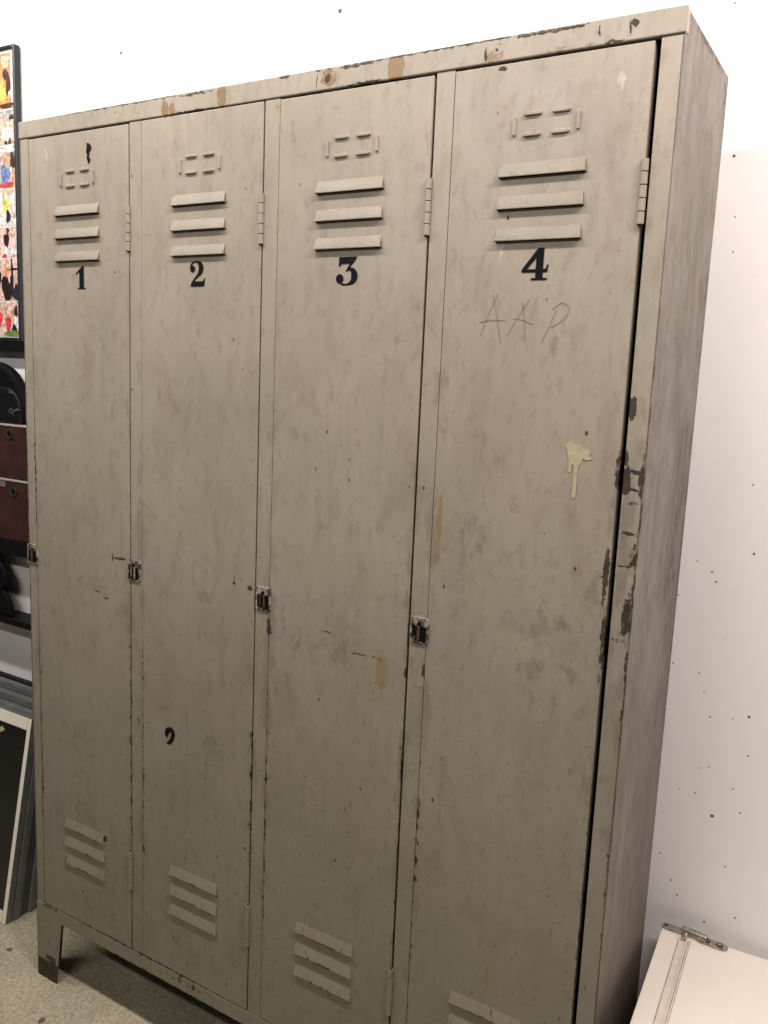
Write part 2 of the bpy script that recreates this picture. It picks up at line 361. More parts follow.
WORNINK = plain('worn_black_mark', (.010, .008, .006), .8, spec=.08, noise=.8, scale=240)
PENCIL = plain('faint_scratch', (.235, .20, .16), .7)
CREAM = plain('dried_yellow_paint', (.40, .365, .24), .5, noise=.12, scale=120)
STEEL = plain('dull_steel', (.28, .24, .19), .45, metal=.35, noise=.35, scale=160)
RUSTY = plain('rusty_steel', (.055, .032, .02), .7, noise=.8, scale=220)
def chip_mat():
    m, nt, bs = new_mat('chipped_latch_plate'); b = NB(nt)
    vec = b.n('ShaderNodeTexCoord').outputs['Object']
    f = b.ramp(b.noise(vec, 130, 5, None, .7), [(.44, 0.), (.56, 1.)])
    b.l(b.mix(f, (.045, .028, .018), (.33, .295, .235)), bs.inputs['Base Color']); bs.inputs['Roughness'].default_value = .55
    return m
CHIP = chip_mat()
LOUV = plain('speckled_louvre_paint', (.56, .50, .405), .45, noise=.0)
def louvre_mat():
    m, nt, bs = new_mat('flecked_louvre_paint'); b = NB(nt)
    vec = b.n('ShaderNodeTexCoord').outputs['Object']
    col = b.ramp(b.noise(vec, 20, 5), [(.3, (.155, .132, .098)), (.7, (.205, .176, .134))])
    fl = b.ramp(b.noise(vec, 230, 4, None, .6), [(.51, 0.), (.60, 1.)])
    big = b.ramp(b.noise(vec, 24, 3), [(.38, 0.), (.55, 1.)])
    col = b.mix(b.math('MULTIPLY', b.math('MULTIPLY', fl, big), .75), col, (.17, .11, .06))
    b.l(col, bs.inputs['Base Color']); bs.inputs['Roughness'].default_value = .45
    return m
LOUV = louvre_mat()

# ------------------------------------------------------------------ setting
def structure(name, bm, mat):
    o = link(name, bm, mat); o['kind'] = 'structure'; return o
bm = bmesh.new(); box(bm, -3.2, 3.6, WALL, WALL + .12, -.02, 2.62); structure('wall_back', bm, wall_mat())
bm = bmesh.new(); box(bm, -3.2, 3.6, -4.5, WALL, -.1, 0); structure('floor', bm, floor_mat())

# ------------------------------------------------------------------ the locker
lk = empty('metal_locker', 'tall beige metal locker with four numbered doors and chipped rusty paint', 'locker')
T = .0015
# carcass sheets
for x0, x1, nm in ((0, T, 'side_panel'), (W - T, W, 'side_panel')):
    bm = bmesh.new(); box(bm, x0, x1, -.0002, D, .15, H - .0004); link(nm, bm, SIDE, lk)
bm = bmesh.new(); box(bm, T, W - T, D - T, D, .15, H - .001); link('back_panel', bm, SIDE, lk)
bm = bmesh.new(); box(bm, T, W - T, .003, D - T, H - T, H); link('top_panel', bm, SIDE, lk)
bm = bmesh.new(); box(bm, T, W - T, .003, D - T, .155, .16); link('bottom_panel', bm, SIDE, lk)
for g in GAPS[:3]:
    bm = bmesh.new(); box(bm, g + .013, g + .015, .02, D - .003, .162, H - .003); link('partition', bm, DARK, lk)
# header, a shallow folded channel with slightly rounded corners
bm = bmesh.new(); box(bm, -.0012, W + .0012, -.0022, .012, 1.7705, H + .0012)
link('header', bm, HEADP, lk, bevel=.0016)
# bottom rail
bm = bmesh.new(); box(bm, .002, W - .002, -.0004, .012, .150, .1805)
link('bottom_rail', bm, RAILP, lk, bevel=.0012)
# stiles
edges = [(T + .0003, .0245)] + [(GAPS[i] + (.0022, .0022, .0028)[i], SEAMS[i+1] - .0003) for i in range(3)] + [(GAPS[3] + .0055, W - T - .0003)]
for i, (x0, x1) in enumerate(edges):
    bm = bmesh.new(); box(bm, x0, x1, 0, .02, .1812, 1.770); link('stile', bm, STILEP[i], lk, bevel=.0008)
# dark strips behind the hinge gaps (door return flanges in shadow)
# ---- glyph outlines, unit height
def glyph(bm, n, x, z, h, y):
    def q(pts): return [(x + a*h, z + c*h) for a, c in pts]
    def sk(pts, k=8): stroke(bm, [(x + a*h, z + c*h, w*h) for a, c, w in pts], y, k)
    if n == 1:
        flat(bm, q([(.30,.03),(.60,.03),(.60,1),(.50,1),(.30,.86)]), y - 0.00004)
        flat(bm, q([(.30,.86),(.30,.76),(.08,.62),(.06,.67)]), y - 0.00008)
        flat(bm, q([(.20,0),(.72,0),(.72,.05),(.20,.05)]), y - 0.00012)
    elif n == 2:
        disc(bm, x + .20*h, z + .70*h, .135*h, y - .0003)
        sk([(.085,.70,.05),(.12,.86,.07),(.28,.965,.07),(.46,.965,.09),(.60,.88,.20),(.66,.73,.26),(.62,.57,.22),(.48,.42,.13),(.30,.27,.09),(.14,.10,.08)])
        flat(bm, q([(.08,0),(.84,0),(.88,.32),(.84,.32),(.76,.20),(.30,.20),(.14,.13)]), y - 0.00016)
    elif n == 3:
        flat(bm, q([(.16,1),(.95,1),(.78,.76),(.27,.76),(.20,.66),(.16,.66)]), y - 0.00020)
        sk([(.88,.96,.10),(.66,.72,.10),(.50,.50,.06)], 0)
        sk([(.47,.50,.05),(.62,.565,.10),(.78,.50,.20),(.845,.31,.28),(.77,.13,.20),(.55,.03,.07),(.33,.035,.07),(.14,.14,.06),(.10,.22,.05)])
        disc(bm, x + .21*h, z + .235*h, .165*h, y - .0003)
    elif n == 4:
        flat(bm, q([(.50,.04),(.75,.04),(.75,1),(.60,1),(.50,.84)]), y - 0.00000)
        flat(bm, q([(.55,1),(.66,1),(.60,.80),(.20,.33),(.02,.33)]), y - 0.00004)
        flat(bm, q([(.02,.24),(.90,.24),(.90,.345),(.02,.335)]), y - 0.00008)
        flat(bm, q([(.80,.24),(.90,.24),(.93,.48),(.88,.48)]), y - 0.00012)
        flat(bm, q([(.36,0),(.90,0),(.90,.06),(.36,.06)]), y - 0.00016)

YD = -.0005          # door front plane
def louvre(door, x0, x1, zt, zl, mat, out=.0064):
    bm = bmesh.new(); s = .0022; y = YD
    def V(*a): return bm.verts.new(a)
    xs0, xs1 = x0 + s, x1 - s
    # outer hood: sloped face, cheeks, rolled lip
    prof = [(y, zt), (y - out*.62, zt - (zt - zl)*.55), (y - out, zl + .0012), (y - out, zl)]
    rows = []
    for i, (yy, zz) in enumerate(prof):
        k = min(1, i/2)
        a, c = xs0 + (x0 - xs0)*k, xs1 + (x1 - xs1)*k
        rows.append([V(a, yy, zz), V(a + .004, yy, zz), V(c - .004, yy, zz), V(c, yy, zz)])
    for i in range(3):
        for j in range(3): bm.faces.new((rows[i][j], rows[i][j+1], rows[i+1][j+1], rows[i+1][j]))
    bl, br = V(x0, y, zl), V(x1, y, zl)
    bm.faces.new((rows[0][0], rows[1][0], rows[2][0], rows[3][0], bl)); bm.faces.new((rows[0][3], br, rows[3][3], rows[2][3], rows[1][3]))
    # dark plate standing in for the shade in the slot under the lip
    flat(bm, [(x0 + .002, zl - .0004), (x1 - .002, zl - .0004), (x1 - .002, zl + .011), (x0 + .002, zl + .011)], y - .0004, 1)
    f = bm.faces.new([V(x0 + .0006, y - out + .0012, zl + .0006), V(x1 - .0006, y - out + .0012, zl + .0006), V(x1 - .0006, y - .0003, zl + .0006), V(x0 + .0006, y - .0003, zl + .0006)])
    f.material_index = 1
    return link('louvre', bm, [mat, DARK], door)

def bead(bm, x0, x1, z0, z1, y):
    """small embossed rounded bar"""
    hz = (x1 - x0) > (z1 - z0); r = (z1 - z0 if hz else x1 - x0)/2; n = 8
    cx, cz = (x0 + x1)/2, (z0 + z1)/2
    rings = []
    for k, (sc, dy) in enumerate(((1, 0), (.92, -.0022), (.55, -.0036))):
        ring = []
        for i in range(2*n + 2):
            a = math.pi*(i % (n + 1))/n - math.pi/2
            sgn = 1 if i <= n else -1
            L = (x1 - x0 if hz else z1 - z0)/2 - r
            u, v = sgn*(L + math.cos(a)*r*sc), sgn*math.sin(a)*r*sc
            ring.append(bm.verts.new((cx + u, y + dy, cz + v) if hz else (cx - v, y + dy, cz + u)))
        rings.append(ring)
    m_ = len(rings[0])
    for a, c in zip(rings, rings[1:]):
        for i in range(m_): bm.faces.new((a[i], a[(i+1) % m_], c[(i+1) % m_], c[i]))
    bm.faces.new(rings[-1])

doors = []
for k in range(4):
    o = P*k
    xl = SEAMS[k] + .0005; xr = GAPS[k] - (.0006, .0006, .0010, .0018)[k]
    bm = bmesh.new(); box(bm, xl, xr, YD, .016, .1828, 1.7672 if k != 1 else 1.7688)
    d = link('door', bm, DOORP[k], lk, bevel=.0010)
    d['label'] = ['narrow door stencilled with the number 1', 'door stencilled with the number 2', 'door stencilled with the number 3', 'door stencilled with the number 4'][k]
    doors.append(d)
    for j in range(3):
        louvre(d, .1005 + o, .2215 + o, 1.6405 - .0415*j, 1.6225 - .0412*j, LOUV)
        louvre(d, .1005 + o, .2215 + o, .4085 - .0415*j, .3885 - .0412*j, LOUVLOW[k], .0046)
    bm = bmesh.new(); c = .1615 + o
    for a, b_ in ((-.0305, -.0055), (.0085, .0335)):
        for zz in (1.7005, 1.6745): bead(bm, c + a, c + b_, zz - .0028, zz + .0028, YD)
    for a, b_ in ((-.0455, -.0405), (.0420, .0470)): bead(bm, c + a, c + b_, 1.6740, 1.6990, YD)
    link('embossed_card_slot', bm, PAINT, d)
    # hinges: five knuckles on a pin
    for z0, z1, nm in ((1.5526, 1.6314, 0), (.3155, .3985, 1)):
        bm = bmesh.new(); seg = (z1 - z0)/5; hx = GAPS[k] - (.0002, .0002, .0006, .0008)[k]
        for s_ in range(5): cyl(bm, (hx, -.0022, z0 + seg*(s_ + .5)), (0, 0, 1), .0046, seg - .0011, 14)
        cyl(bm, (hx, -.0022, (z0 + z1)/2), (0, 0, 1), .0034, z1 - z0, 10, 1)
        box(bm, hx - .0045, hx + .001, -.0022, .004, z0, z1, 0)
        link('hinge', bm, [PAINT, RUSTY], d, bevel=.0005)
    bm = bmesh.new()
    nx = [.1530, .4425, .7440, 1.0470][k]; h = .0415; zb = [1.4890, 1.4895, 1.4868, 1.4888][k]
    glyph(bm, k + 1, nx, zb, h, YD - .0006)
    link('stencil_number', bm, INK, d)

# latch plates on the stiles
for k in range(4):
    cx = [.0135, .3085, .6185, .9205][k]; cz = [.9615, .9725, .9722, .9755][k]
    w, hh = .0162, .0205
    bm = bmesh.new(); y0 = -.0026
    n = 6; r = .005
    def rr(wd, ht, r_):
        out = []
        for ax, az, a0 in ((1, 1, 0), (-1, 1, 90), (-1, -1, 180), (1, -1, 270)):
            for i in range(n + 1):
                a = math.radians(a0 + 90*i/n); out.append((cx + ax*(wd - r_) + r_*math.cos(a), cz + az*(ht - r_) + r_*math.sin(a)))
        return out
    prism(bm, rr(w, hh, r), y0, .0005)
    lt = link('latch', bm, CHIP, lk, bevel=.0006)
    bm = bmesh.new(); yb = y0 - .0004
    dz = -.0015
    flat(bm, [(cx-.0118, cz-.0135+dz), (cx+.0125, cz-.0160+dz), (cx+.0125, cz+.0088+dz), (cx+.0035, cz+.0088+dz), (cx+.0032, cz+.0145+dz), (cx-.0030, cz+.0145+dz), (cx-.0034, cz+.0088+dz), (cx-.0125, cz+.0088+dz)], yb)
    prism(bm, rr(.0158, .0199, r)[:], y0 + .0012, y0 + .0020, 1)
    link('latch_opening', bm, [DARK, RUSTY], lt)
    bm = bmesh.new(); box(bm, cx - .0025 + (.004 if k in (1, 2) else 0), cx + .0022 + (.003 if k in (1, 2) else 0), yb - .0022, yb - .0002, cz - .0145, cz + .0075)
    if k == 3: prism(bm, [(cx-.0115, cz-.0140), (cx-.0055, cz-.0165), (cx-.0050, cz-.0085), (cx-.0085, cz-.0095)], yb - .0014, yb - .0004)
    if k in (1, 2): box(bm, cx - .0065, cx - .0045, yb - .0018, yb - .0002, cz - .012, cz + .006)
    link('latch_bolt', bm, [RUSTY if k != 1 else STEEL], lt, bevel=.0004)

# legs: tapering angle brackets
for sx in (0, 1):
    for sy in (0, 1):
        bm = bmesh.new()
        X = (lambda v: W - v) if sx else (lambda v: v)
        yy = (-.0012, .0012) if not sy else (D - .0012, D + .0012)
        prism(bm, [(X(-.0006), 0), (X(.0610), 0), (X(.0815), .165), (X(.0815), .1800), (X(-.0006), .1800)], *yy)
        # side flange
        a = [(yy[0], 0), (.058, 0), (.075, .15), (yy[0], .15)] if not sy else [(yy[1], 0), (D - .058, 0), (D - .075, .15), (yy[1], .15)]
        va = [bm.verts.new((X(-.0006), p, q)) for p, q in a]; vb = [bm.verts.new((X(.0018), p, q)) for p, q in a]
        bm.faces.new(va); bm.faces.new(vb[::-1])
        for i in range(4): bm.faces.new((va[i], vb[i], vb[(i+1) % 4], va[(i+1) % 4]))
        link('leg', bm, LEGP, lk, bevel=.0006)

# marks on the doors
bm = bmesh.new()                                    # run of yellowish paint on door 4
y = YD - .0007
flat(bm, [(1.128,1.273),(1.134,1.2795),(1.142,1.274),(1.147,1.2765),(1.151,1.270),(1.158,1.2705),(1.1635,1.266),(1.160,1.261),(1.166,1.2575),(1.158,1.2545),(1.153,1.2565),(1.150,1.250),(1.1465,1.2445),(1.1465,1.2055),(1.1435,1.2020),(1.1408,1.2055),(1.1412,1.245),(1.1385,1.250),(1.1370,1.238),(1.1345,1.2365),(1.1328,1.240),(1.1335,1.2515),(1.1310,1.262)], y)
link('paint_drip', bm, CREAM, doors[3])
bm = bmesh.new()                                    # three thin scratched letters
w = .0011
for pts in ([(.9925,1.4150),(1.0040,1.4460),(1.0150,1.4720)], [(1.0080,1.4700),(1.0160,1.4420),(1.0240,1.4050)], [(.9900,1.4330),(1.0060,1.4360),(1.0290,1.4360)],
            [(1.0330,1.4160),(1.0480,1.4420),(1.0620,1.4640)], [(1.0520,1.4600),(1.0560,1.4400),(1.0600,1.4080)], [(1.0400,1.4380),(1.0520,1.4370),(1.0700,1.4310)],
            [(1.0820,1.4070),(1.0920,1.4270),(1.1010,1.4500)], [(1.0950,1.4500),(1.1080,1.4590),(1.1180,1.4520),(1.1120,1.4380),(1.0940,1.4270)]):
    stroke(bm, [(a, c, w) for a, c in pts], YD - .0006, 6)
link('scratched_letters', bm, PENCIL, doors[3])
bm = bmesh.new()                                    # half worn black figure low on door 2
y = YD - .0006
stroke(bm, [(.3945,.6645,.005),(.3930,.6710,.0095),(.3965,.6780,.011),(.4030,.6815,.0095),(.4085,.6790,.009),(.4095,.6720,.0095),(.4065,.6630,.0085),(.4010,.6560,.0075),(.3940,.6530,.004)], y)
link('worn_black_figure', bm, WORNINK, doors[1])
bm = bmesh.new()                                    # black smear at the top of door 1
stroke(bm, [(.1905,1.7450,.003),(.1935,1.7410,.009),(.1955,1.7360,.0125),(.1925,1.7300,.009),(.1940,1.7255,.006),(.1915,1.7200,.0045),(.1950,1.7160,.0085),(.1940,1.7100,.003)], y)
link('black_smear', bm, WORNINK, doors[0])

# ------------------------------------------------------------------ left: black shelf and what it holds
BLK = plain('black_shelf_lacquer', (.006, .006, .007), .5, spec=.15, noise=.3, scale=40)
SX0, SX1, SY = -1.10, -.15, .29
sh = empty('black_shelf', 'narrow black shelf with red-brown boxes, on the wall left of the locker', 'shelf', (0, 0, 0))
for z0, z1 in ((.8412, .8820), (.6472, .6640)):
    bm = bmesh.new(); box(bm, SX0, SX1, SY, WALL - .004, z0, z1); link('shelf_board', bm, BLK, sh, bevel=.002)
for x in (SX0 - .022, SX1):
    bm = bmesh.new(); box(bm, x, x + .022, SY, WALL - .004, 0, .8820); link('upright', bm, BLK, sh, bevel=.002)
bm = bmesh.new(); box(bm, SX0, SX1, .335, WALL - .004, .434, .4690); link('cross_rail', bm, BLK, sh, bevel=.002)
lg = empty('picture_ledge', 'narrow black wall ledge carrying the framed snapshot collage', 'ledge')
bm = bmesh.new(); box(bm, SX0, -.30, .328, WALL, 1.3735, 1.3990); box(bm, SX0, -.30, .3245, .3280, 1.3735, 1.4020); link('ledge_board', bm, BLK, lg, bevel=.001)

# two red-brown boxes on the second board
OX = plain('oxblood_board', (.040, .011, .008), .6, noise=.35, scale=25)
LIN = plain('pale_box_edge', (.42, .38, .33), .6)
RING = plain('dull_ring', (.10, .085, .08), .45, metal=.6)
def storage_box(z0, z1, hole, label, spot=False):
    t = empty('storage_box', label, 'box', (0, 0, z0), group='red-brown boxes on the black shelf')
    h = z1 - z0
    bm = bmesh.new(); box(bm, -1.06, -.285, SY + .003, WALL - .008, 0.0005, h - .0065); link('box_body', bm, OX, t, bevel=.002)
    bm = bmesh.new(); box(bm, -1.062, -.282, SY + .001, WALL - .007, h - .0062, h - .0008); link('box_lid', bm, LIN, t, bevel=.001)
    bm = bmesh.new(); hx, hz = hole[0], hole[1] - z0
    N = 20
    for i in range(N):
        a, c = 2*math.pi*i/N, 2*math.pi*(i + 1)/N
        q = [(hx + r_*math.cos(t_), hz + r_*math.sin(t_)) for r_, t_ in ((.0125, a), (.0125, c), (.0088, c), (.0088, a))]
        prism(bm, q, SY - .0005, SY + .0025)
    rg = link('finger_ring', bm, RING, t)
    bm = bmesh.new(); disc(bm, hx, hz, .0090, SY + .0024); link('ring_hole', bm, DARK, rg)
    if spot:
        bm = bmesh.new(); box(bm, -.512, -.490, SY + .0015, SY + .0032, 1.022 - z0, 1.037 - z0); link('paper_label', bm, plain('grey_paper', (.15, .13, .14), .7), t)
storage_box(.8820, 1.0453, (-.4560, 1.0122), 'lower of two red-brown storage boxes, resting on black shelf board', True)
storage_box(1.0453, 1.1889, (-.4662, 1.1627), 'upper red-brown storage box with ring pull, under the black bag')

# black round-topped bag on the boxes
LEATH = plain('black_leather', (.005, .005, .006), .6, spec=.12, noise=.3, scale=60, bump=.3)
SOFTB = plain('black_nylon', (.006, .0065, .008), .5, spec=.25, noise=.4, scale=40, bump=.5)
SILV = plain('silver_thread', (.09, .10, .105), .5)
def arch(cx, z0, hw, top, n=26, p=2.0):
    pts = [(cx - hw, z0)]
    for i in range(n + 1):
        a = math.pi*(1 - i/n); pts.append((cx + hw*math.copysign(abs(math.cos(a))**(2/p), math.cos(a)), z0 + .03 + (top - z0 - .03)*abs(math.sin(a))**(2/p)))
    pts.append((cx + hw, z0)); return pts
bagt = empty('black_bag', 'black round-topped bag standing on the red-brown boxes', 'bag', (0, 0, 1.1889))
bm = bmesh.new(); prism(bm, arch(-.5535, 0.0005, .130, .1570), SY + .012, SY + .043); link('bag_body', bm, LEATH, bagt, bevel=.008)
bm = bmesh.new(); prism(bm, arch(-.500, 0.0005, .074, .0945, p=2.3), SY + .004, SY + .015); pk = link('front_pocket', bm, SOFTB, bagt, bevel=.008, seg=3)
bm = bmesh.new(); stroke(bm, [(-0.4715, .080, .002), (-0.4585, .0815, .0055), (-0.4445, .078, .004), (-0.4335, .066, .002), (-0.4265, .048, .001)], SY + .0035); link('pocket_highlight', bm, plain('painted_highlight', (.07, .07, .07), .4), pk)  # highlight on the rounded pocket, painted as a grey stroke
bm = bmesh.new()
stroke(bm, [(-0.4705, .030, .002), (-0.4645, .038, .003), (-0.4565, .036, .003), (-0.4595, .028, .003), (-0.4665, .030, .002)], SY + .0033)
stroke(bm, [(-0.4585, .034, .003), (-0.4445, .036, .004), (-0.4345, .039, .0045), (-0.4265, .037, .003)], SY + .0033)
stroke(bm, [(-0.4525, .035, .003), (-0.4525, .022, .003)], SY + .0033, 0)
link('silver_scrawl', bm, SILV, pk)

# slumped dark bag on the third board
sb = empty('dark_pouch', 'small dark slumped pouch on the lower black shelf board', 'bag', (0, 0, .6640))
bm = bmesh.new(); prism(bm, [(-.70, .0005), (-.490, .0005), (-.492, .025), (-.500, .046), (-.522, .071), (-.70, .073)], SY + .008, SY + .022); link('pouch_base', bm, LEATH, sb, bevel=.005)
bm = bmesh.new(); prism(bm, [(-.70, .0735), (-.525, .0722), (-.503, .095), (-.507, .118), (-.535, .150), (-.550, .172), (-.70, .170)], SY + .006, SY + .022); link('pouch_flap', bm, LEATH, sb, bevel=.005)
bm = bmesh.new(); box(bm, -.555, -.536, SY + .004, SY + .0055, .066, .0715); link('pouch_glint', bm, plain('painted_glint', (.5, .5, .5), .3, metal=.6), sb)  # white glint on the pouch, put in as a small bright block

# collage of snapshots in a black frame on the top board
fr = empty('collage_frame', 'black framed collage of colour snapshots standing on top shelf board', 'picture frame', (0, 0, 1.3993))
FX1, FX0, FZ1, FY = -.4770, -1.02, .7245, .338
BF = plain('black_frame_lacquer', (.014, .015, .018), .35, noise=.2, scale=50)
bm = bmesh.new(); bw = .0085
box(bm, FX1 - bw, FX1, FY, WALL - .003, 0, FZ1); box(bm, FX0, FX0 + bw, FY, WALL - .003, 0, FZ1)
box(bm, FX0 + bw, FX1 - bw, FY, WALL - .003, 0, .011); box(bm, FX0 + bw, FX1 - bw, FY, WALL - .003, FZ1 - .010, FZ1)
link('frame_moulding', bm, BF, fr, bevel=.0035, seg=3)
bm = bmesh.new(); box(bm, FX0 + .004, FX1 - .004, FY + .006, WALL - .006, .004, FZ1 - .004); mount = link('white_mount', bm, plain('white_mount_card', (.80, .78, .75), .7), fr)
palette = {n: plain('print_' + n, c, .4, noise=.55, scale=110) for n, c in dict(orange=(.78,.30,.12), peach=(.85,.55,.40), brown=(.09,.035,.025), white=(.85,.83,.80), sand=(.60,.48,.38), blue=(.16,.22,.42), red=(.62,.06,.06),
           yellow=(.85,.62,.16), navy=(.02,.025,.05), pink=(.80,.48,.42), coat=(.025,.012,.012), green=(.14,.26,.06), grey=(.42,.42,.42), skin=(.70,.36,.24)).items()}
# each snapshot: bottom, top (from board), background and blobs (x from right edge, z share, half-width, half-height, colour)
SH = [
 (.578, .708, 'orange', [(.006,.5,.006,.6,'white'), (.03,.85,.02,.12,'peach'), (.022,.45,.010,.22,'brown'), (.045,.30,.014,.2,'yellow'), (.012,.28,.008,.05,'white'), (.034,.62,.008,.1,'brown'), (.03,.05,.03,.05,'brown')]),
 (.492, .574, 'sand', [(.030,.32,.012,.22,'white'), (.014,.30,.007,.22,'white'), (.046,.30,.008,.2,'white'), (.012,.78,.009,.08,'navy'), (.02,.08,.006,.1,'brown'), (.035,.05,.006,.06,'navy'), (.03,.92,.03,.08,'grey')]),
 (.388, .488, 'grey', [(.040,.68,.013,.20,'skin'), (.042,.30,.018,.26,'blue'), (.012,.62,.010,.28,'brown'), (.010,.25,.010,.18,'skin'), (.03,.92,.03,.08,'white'), (.036,.05,.03,.07,'red'), (.018,.40,.005,.1,'white')]),
 (.294, .386, 'white', [(.036,.56,.009,.2,'yellow'), (.012,.60,.007,.2,'white'), (.034,.24,.009,.18,'navy'), (.014,.28,.006,.12,'sand'), (.050,.55,.006,.3,'yellow'), (.024,.50,.005,.16,'peach'), (.03,.92,.03,.1,'sand')]),
 (.215, .290, 'pink', [(.044,.55,.011,.26,'coat'), (.038,.88,.007,.10,'brown'), (.020,.22,.02,.18,'white'), (.048,.20,.012,.16,'white'), (.052,.05,.01,.06,'red')]),
 (.106, .212, 'pink', [(.044,.30,.024,.34,'coat'), (.044,.68,.011,.12,'orange'), (.024,.55,.005,.5,'coat'), (.016,.74,.02,.03,'coat'), (.010,.18,.012,.2,'navy'), (.036,.52,.004,.10,'white')]),
 (.014, .103, 'pink', [(.044,.35,.012,.24,'red'), (.026,.62,.007,.13,'skin'), (.012,.36,.010,.2,'white'), (.020,.22,.010,.12,'navy'), (.012,.72,.008,.16,'navy'), (.03,.07,.032,.09,'green'), (.052,.72,.006,.14,'skin')]),
]
for zb, zt, bg, blobs in SH:
    bm = bmesh.new(); x1 = FX1 - bw - .0015; x0 = x1 - .125; hgt = zt - zb
    names = [bg] + sorted({b_[4] for b_ in blobs}); 
    flat(bm, [(x0, zb), (x1, zb), (x1, zt), (x0, zt)], FY + .0050)
    for i, (dx, sz, hw, hh, cname) in enumerate(blobs + [(.085, .5, .016, .3, blobs[0][4]), (.105, .4, .012, .3, blobs[1][4])]):
        pts = []
        for a in range(14):
            t_ = 2*math.pi*a/14; r_ = 1 + .18*math.sin(3*t_ + i)
            pts.append((min(x1, max(x0, x1 - dx*1.0 + hw*r_*math.cos(t_))), min(zt, max(zb, zb + hgt*(sz + hh*r_*math.sin(t_))))))
        flat(bm, pts, FY + .0048 - .00004*i, names.index(cname))
    link('snapshot', bm, [palette[n_] for n_ in names], mount)

# frames leaning in a stack beside the locker
ALU = plain('grey_frame_edge', (.11, .113, .115), .45, metal=.3, noise=.25, scale=30)
ALU2 = plain('pale_grey_frame_edge', (.20, .205, .20), .45, metal=.3, noise=.2, scale=30)
IVORY = plain('ivory_frame', (.84, .79, .68), .55, noise=.04, scale=20)
PICT = plain('dark_print', (.006, .006, .007), .35, noise=.6, scale=9)
GOLDY = plain('pale_print_shape', (.50, .42, .22), .6)
BACKB = plain('grey_backing', (.16, .16, .155), .7)
tilt = math.radians(10)
LBL = ['front leaning picture frame with ivory border and dark print', 'second leaning frame from the front, just behind the ivory one', 'third leaning grey frame from the front in the stack', 'fourth leaning grey frame from the front in the stack', 'fifth leaning grey frame, next to the rearmost in the stack', 'rearmost grey frame leaning against the black shelf']
ynow = .0600
for i in range(6):
    th = .0200
    hgt = [.5035, .5070, .5080, .5110, .5120, .5150][i]; xr = [-.2060, -.2035, -.2070, -.2015, -.2050, -.203][i]; wd = .66
    e = empty('leaning_frame', LBL[i], 'picture frame', (xr, ynow, .0005), (-tilt, 0, 0), 'picture frames leaning beside the locker')
    m1 = IVORY if i == 0 else (ALU, ALU2)[i % 2]
    bm = bmesh.new(); bt = .030; bs_ = .014
    t2 = th - .0012
    box(bm, -bs_, 0, 0, t2, 0, hgt); box(bm, -wd, -wd + bs_, 0, t2, 0, hgt)
    box(bm, -wd + bs_, -bs_, 0, t2, 0, bt); box(bm, -wd + bs_, -bs_, 0, t2, hgt - bt, hgt)
    if i == 0:                                     # ivory face, grey metal edge
        for f in bm.faces:
            f.material_index = 0 if abs(sum(v.co.y for v in f.verts)/4) < 1e-5 else 1
    link('frame_border', bm, [m1, ALU2] if i == 0 else m1, e, bevel=.0016)
    bm = bmesh.new(); box(bm, -wd + .012, -.012, .004, th - .004, .012, hgt - .012)
    pr = link('print', bm, PICT if i == 0 else BACKB, e)
    if i == 0:
        bm = bmesh.new()
        flat(bm, [(-.135, .452), (-.118, .455), (-.109, .462), (-.106, .458), (-.098, .455), (-.106, .449), (-.118, .443), (-.135, .436)], .0036)
        link('pale_shape', bm, GOLDY, pr); bm = bmesh.new()
        flat(bm, [(-.16, .370), (-.115, .376), (-.112, .372), (-.16, .364)], .0036)
        link('pale_shape', bm, GOLDY, pr)
    ynow += th/math.cos(tilt) + .0004

# ------------------------------------------------------------------ right: low white cabinet
CAB = plain('white_laminate', (.80, .735, .655), .42, noise=.03, scale=14)
STRIP = plain('aged_clear_strip', (.68, .61, .53), .35, noise=.08, scale=50)
CHR = plain('worn_nickel', (.42, .39, .35), .30, metal=.85, noise=.35, scale=180)
cb = empty('white_cabinet', 'low white laminate cabinet with a metal hinge on its top edge', 'cabinet', (1.2537, .3300, 0), (0, 0, math.radians(3.4)))
zt = .4265
bm = bmesh.new(); box(bm, 0, .62, -.50, 0, zt - .018, zt); tp = link('cabinet_top', bm, CAB, cb, bevel=.0015)
bm = bmesh.new(); box(bm, .004, .616, -.478, -.004, .0005, zt - .0185); link('cabinet_body', bm, CAB, cb, bevel=.0015)
for x0, x1 in ((.006, .309), (.311, .614)):
    bm = bmesh.new(); box(bm, x0, x1, -.496, -.479, .01, zt - .021); dd = link('cabinet_door', bm, CAB, cb, bevel=.0015)
    bm = bmesh.new(); cx = .285 if x0 < .1 else .335; cyl(bm, (cx, -.506, .25), (0, 1, 0), .011, .02, 18); link('knob', bm, CHR, dd)
bm = bmesh.new()
box(bm, .0310, .0495, -.498, -.020, zt - .0004, zt + .0008)
box(bm, .0303, .0315, -.498, -.020, zt, zt + .0018, 1); box(bm, .0425, .0455, -.498, -.020, zt, zt + .0030); box(bm, .0456, .0470, -.498, -.020, zt, zt + .0014, 1); box(bm, .0490, .0500, -.498, -.020, zt, zt + .0014, 1)
link('plastic_strip', bm, [STRIP, plain('grimy_strip_edge', (.36, .29, .22), .6, noise=.4, scale=60)], cb, bevel=.0003)
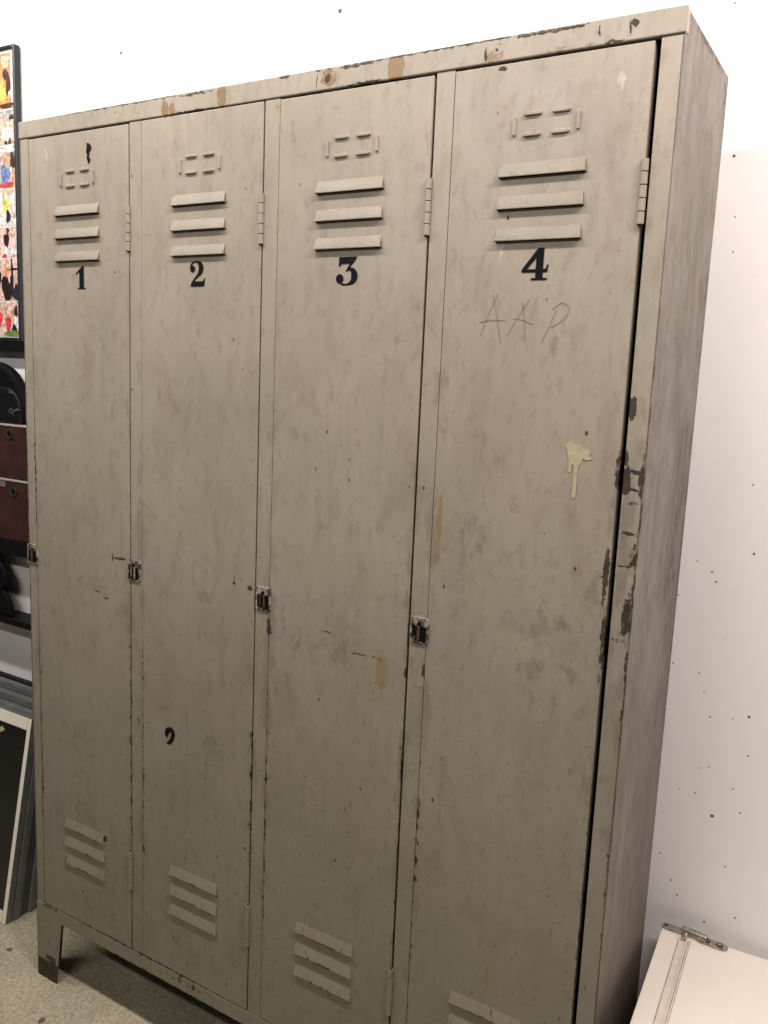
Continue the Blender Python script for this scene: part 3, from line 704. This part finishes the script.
# hinge: flat plate with rounded ends, a folded knuckle and two countersunk holes
bm = bmesh.new()
def plate(bm, x0, x1, y0, y1, z0, z1, rl=True, rr_=True, mi=0):
    r = (y1 - y0)/2; cy = (y0 + y1)/2; pts = []
    if rr_: pts += [(x1 - r + r*math.cos(math.radians(a)), cy + r*math.sin(math.radians(a))) for a in range(-90, 91, 15)]
    else: pts += [(x1, y0), (x1, y1)]
    if rl: pts += [(x0 + r + r*math.cos(math.radians(a)), cy + r*math.sin(math.radians(a))) for a in range(90, 271, 15)]
    else: pts += [(x0, y1), (x0, y0)]
    A = [bm.verts.new((x, y_, z0)) for x, y_ in pts]; B = [bm.verts.new((x, y_, z1)) for x, y_ in pts]
    bm.faces.new(A[::-1]).material_index = mi; bm.faces.new(B).material_index = mi
    for i in range(len(pts)): bm.faces.new((A[i], A[(i+1) % len(pts)], B[(i+1) % len(pts)], B[i])).material_index = mi
plate(bm, -.001, .054, -.0075, .0085, zt + .0006, zt + .0040)
plate(bm, .056, .1085, -.0105, .0085, zt + .0006, zt + .0036)
cyl(bm, (.0530, .0005, zt + .0060), Vector((1, -.10, .0)), .0070, .042, 16)
hg = link('metal_hinge', bm, CHR, cb, bevel=.0006); hg.rotation_euler[2] = math.radians(-4.5)
for cx in (.074, .095):
    bm = bmesh.new(); cyl(bm, (cx, -.001, zt + .0040), (0, 0, 1), .0058, .0010, 18, 0); cyl(bm, (cx, -.001, zt + .0046), (0, 0, 1), .0032, .0012, 14, 1)
    link('screw', bm, [RUSTY, CHR], hg)
bm = bmesh.new(); cyl(bm, (.006, .0006, zt + .0044), (0, 0, 1), .0036, .0010, 14, 0); link('screw', bm, RUSTY, hg)
bm = bmesh.new(); cyl(bm, (.040, -.013, zt + .004), (0, 1, 0), .0042, .020, 14); link('hinge_barrel', bm, CHR, hg)

# ------------------------------------------------------------------ light
def area(name, loc, target, sx, sy, power, col):
    l = bpy.data.lights.new(name, 'AREA'); l.shape = 'RECTANGLE'; l.size = sx; l.size_y = sy; l.energy = power; l.color = col
    o = bpy.data.objects.new(name, l); COL.objects.link(o); o.location = loc
    d = (Vector(target) - Vector(loc)).normalized()
    x = Vector((1, 0, 0)); x = (x - d*x.dot(d)).normalized(); y = (-d).cross(x)
    o.rotation_euler = Matrix((x, y, -d)).transposed().to_euler()
    return o
area('ceiling_tube_near', (-.15, -.52, 2.45), (-.15, .25, 1.3), 2.2, .08, 30, (1., .945, .885))
area('ceiling_tube_far', (.45, -1.85, 2.45), (.5, .2, 1.2), 1.2, .10, 20, (1., .93, .86))
area('ceiling_tube_right', (2.05, -.50, 2.45), (1.7, .35, .9), 1.2, .10, 38, (1., .88, .82))
w = bpy.data.worlds.new('room_ambient'); S.world = w; w.use_nodes = True
bg = w.node_tree.nodes['Background']; bg.inputs['Color'].default_value = (1., .95, .88, 1); bg.inputs['Strength'].default_value = .05

# ------------------------------------------------------------------ camera
cam = bpy.data.cameras.new('camera'); co = bpy.data.objects.new('camera', cam); COL.objects.link(co)
cam.sensor_fit = 'HORIZONTAL'; cam.sensor_width = 36; cam.lens = 857.48*36/768; cam.clip_start = .02
M = ((0.853583236068366, -0.11817333483732487, 0.5073763120569207), (0.5191959591704558, 0.11297048166632899, -0.8471559633580749), (0.04279269895819435, 0.986545859656561, 0.15778482725018345))
co.matrix_world = Matrix.Translation((1.5129, -1.1096, 1.3553)) @ Matrix(M).to_4x4()
S.camera = co
S.view_settings.view_transform = 'Standard'; S.view_settings.look = 'None'; S.view_settings.exposure = 0; S.view_settings.gamma = 1
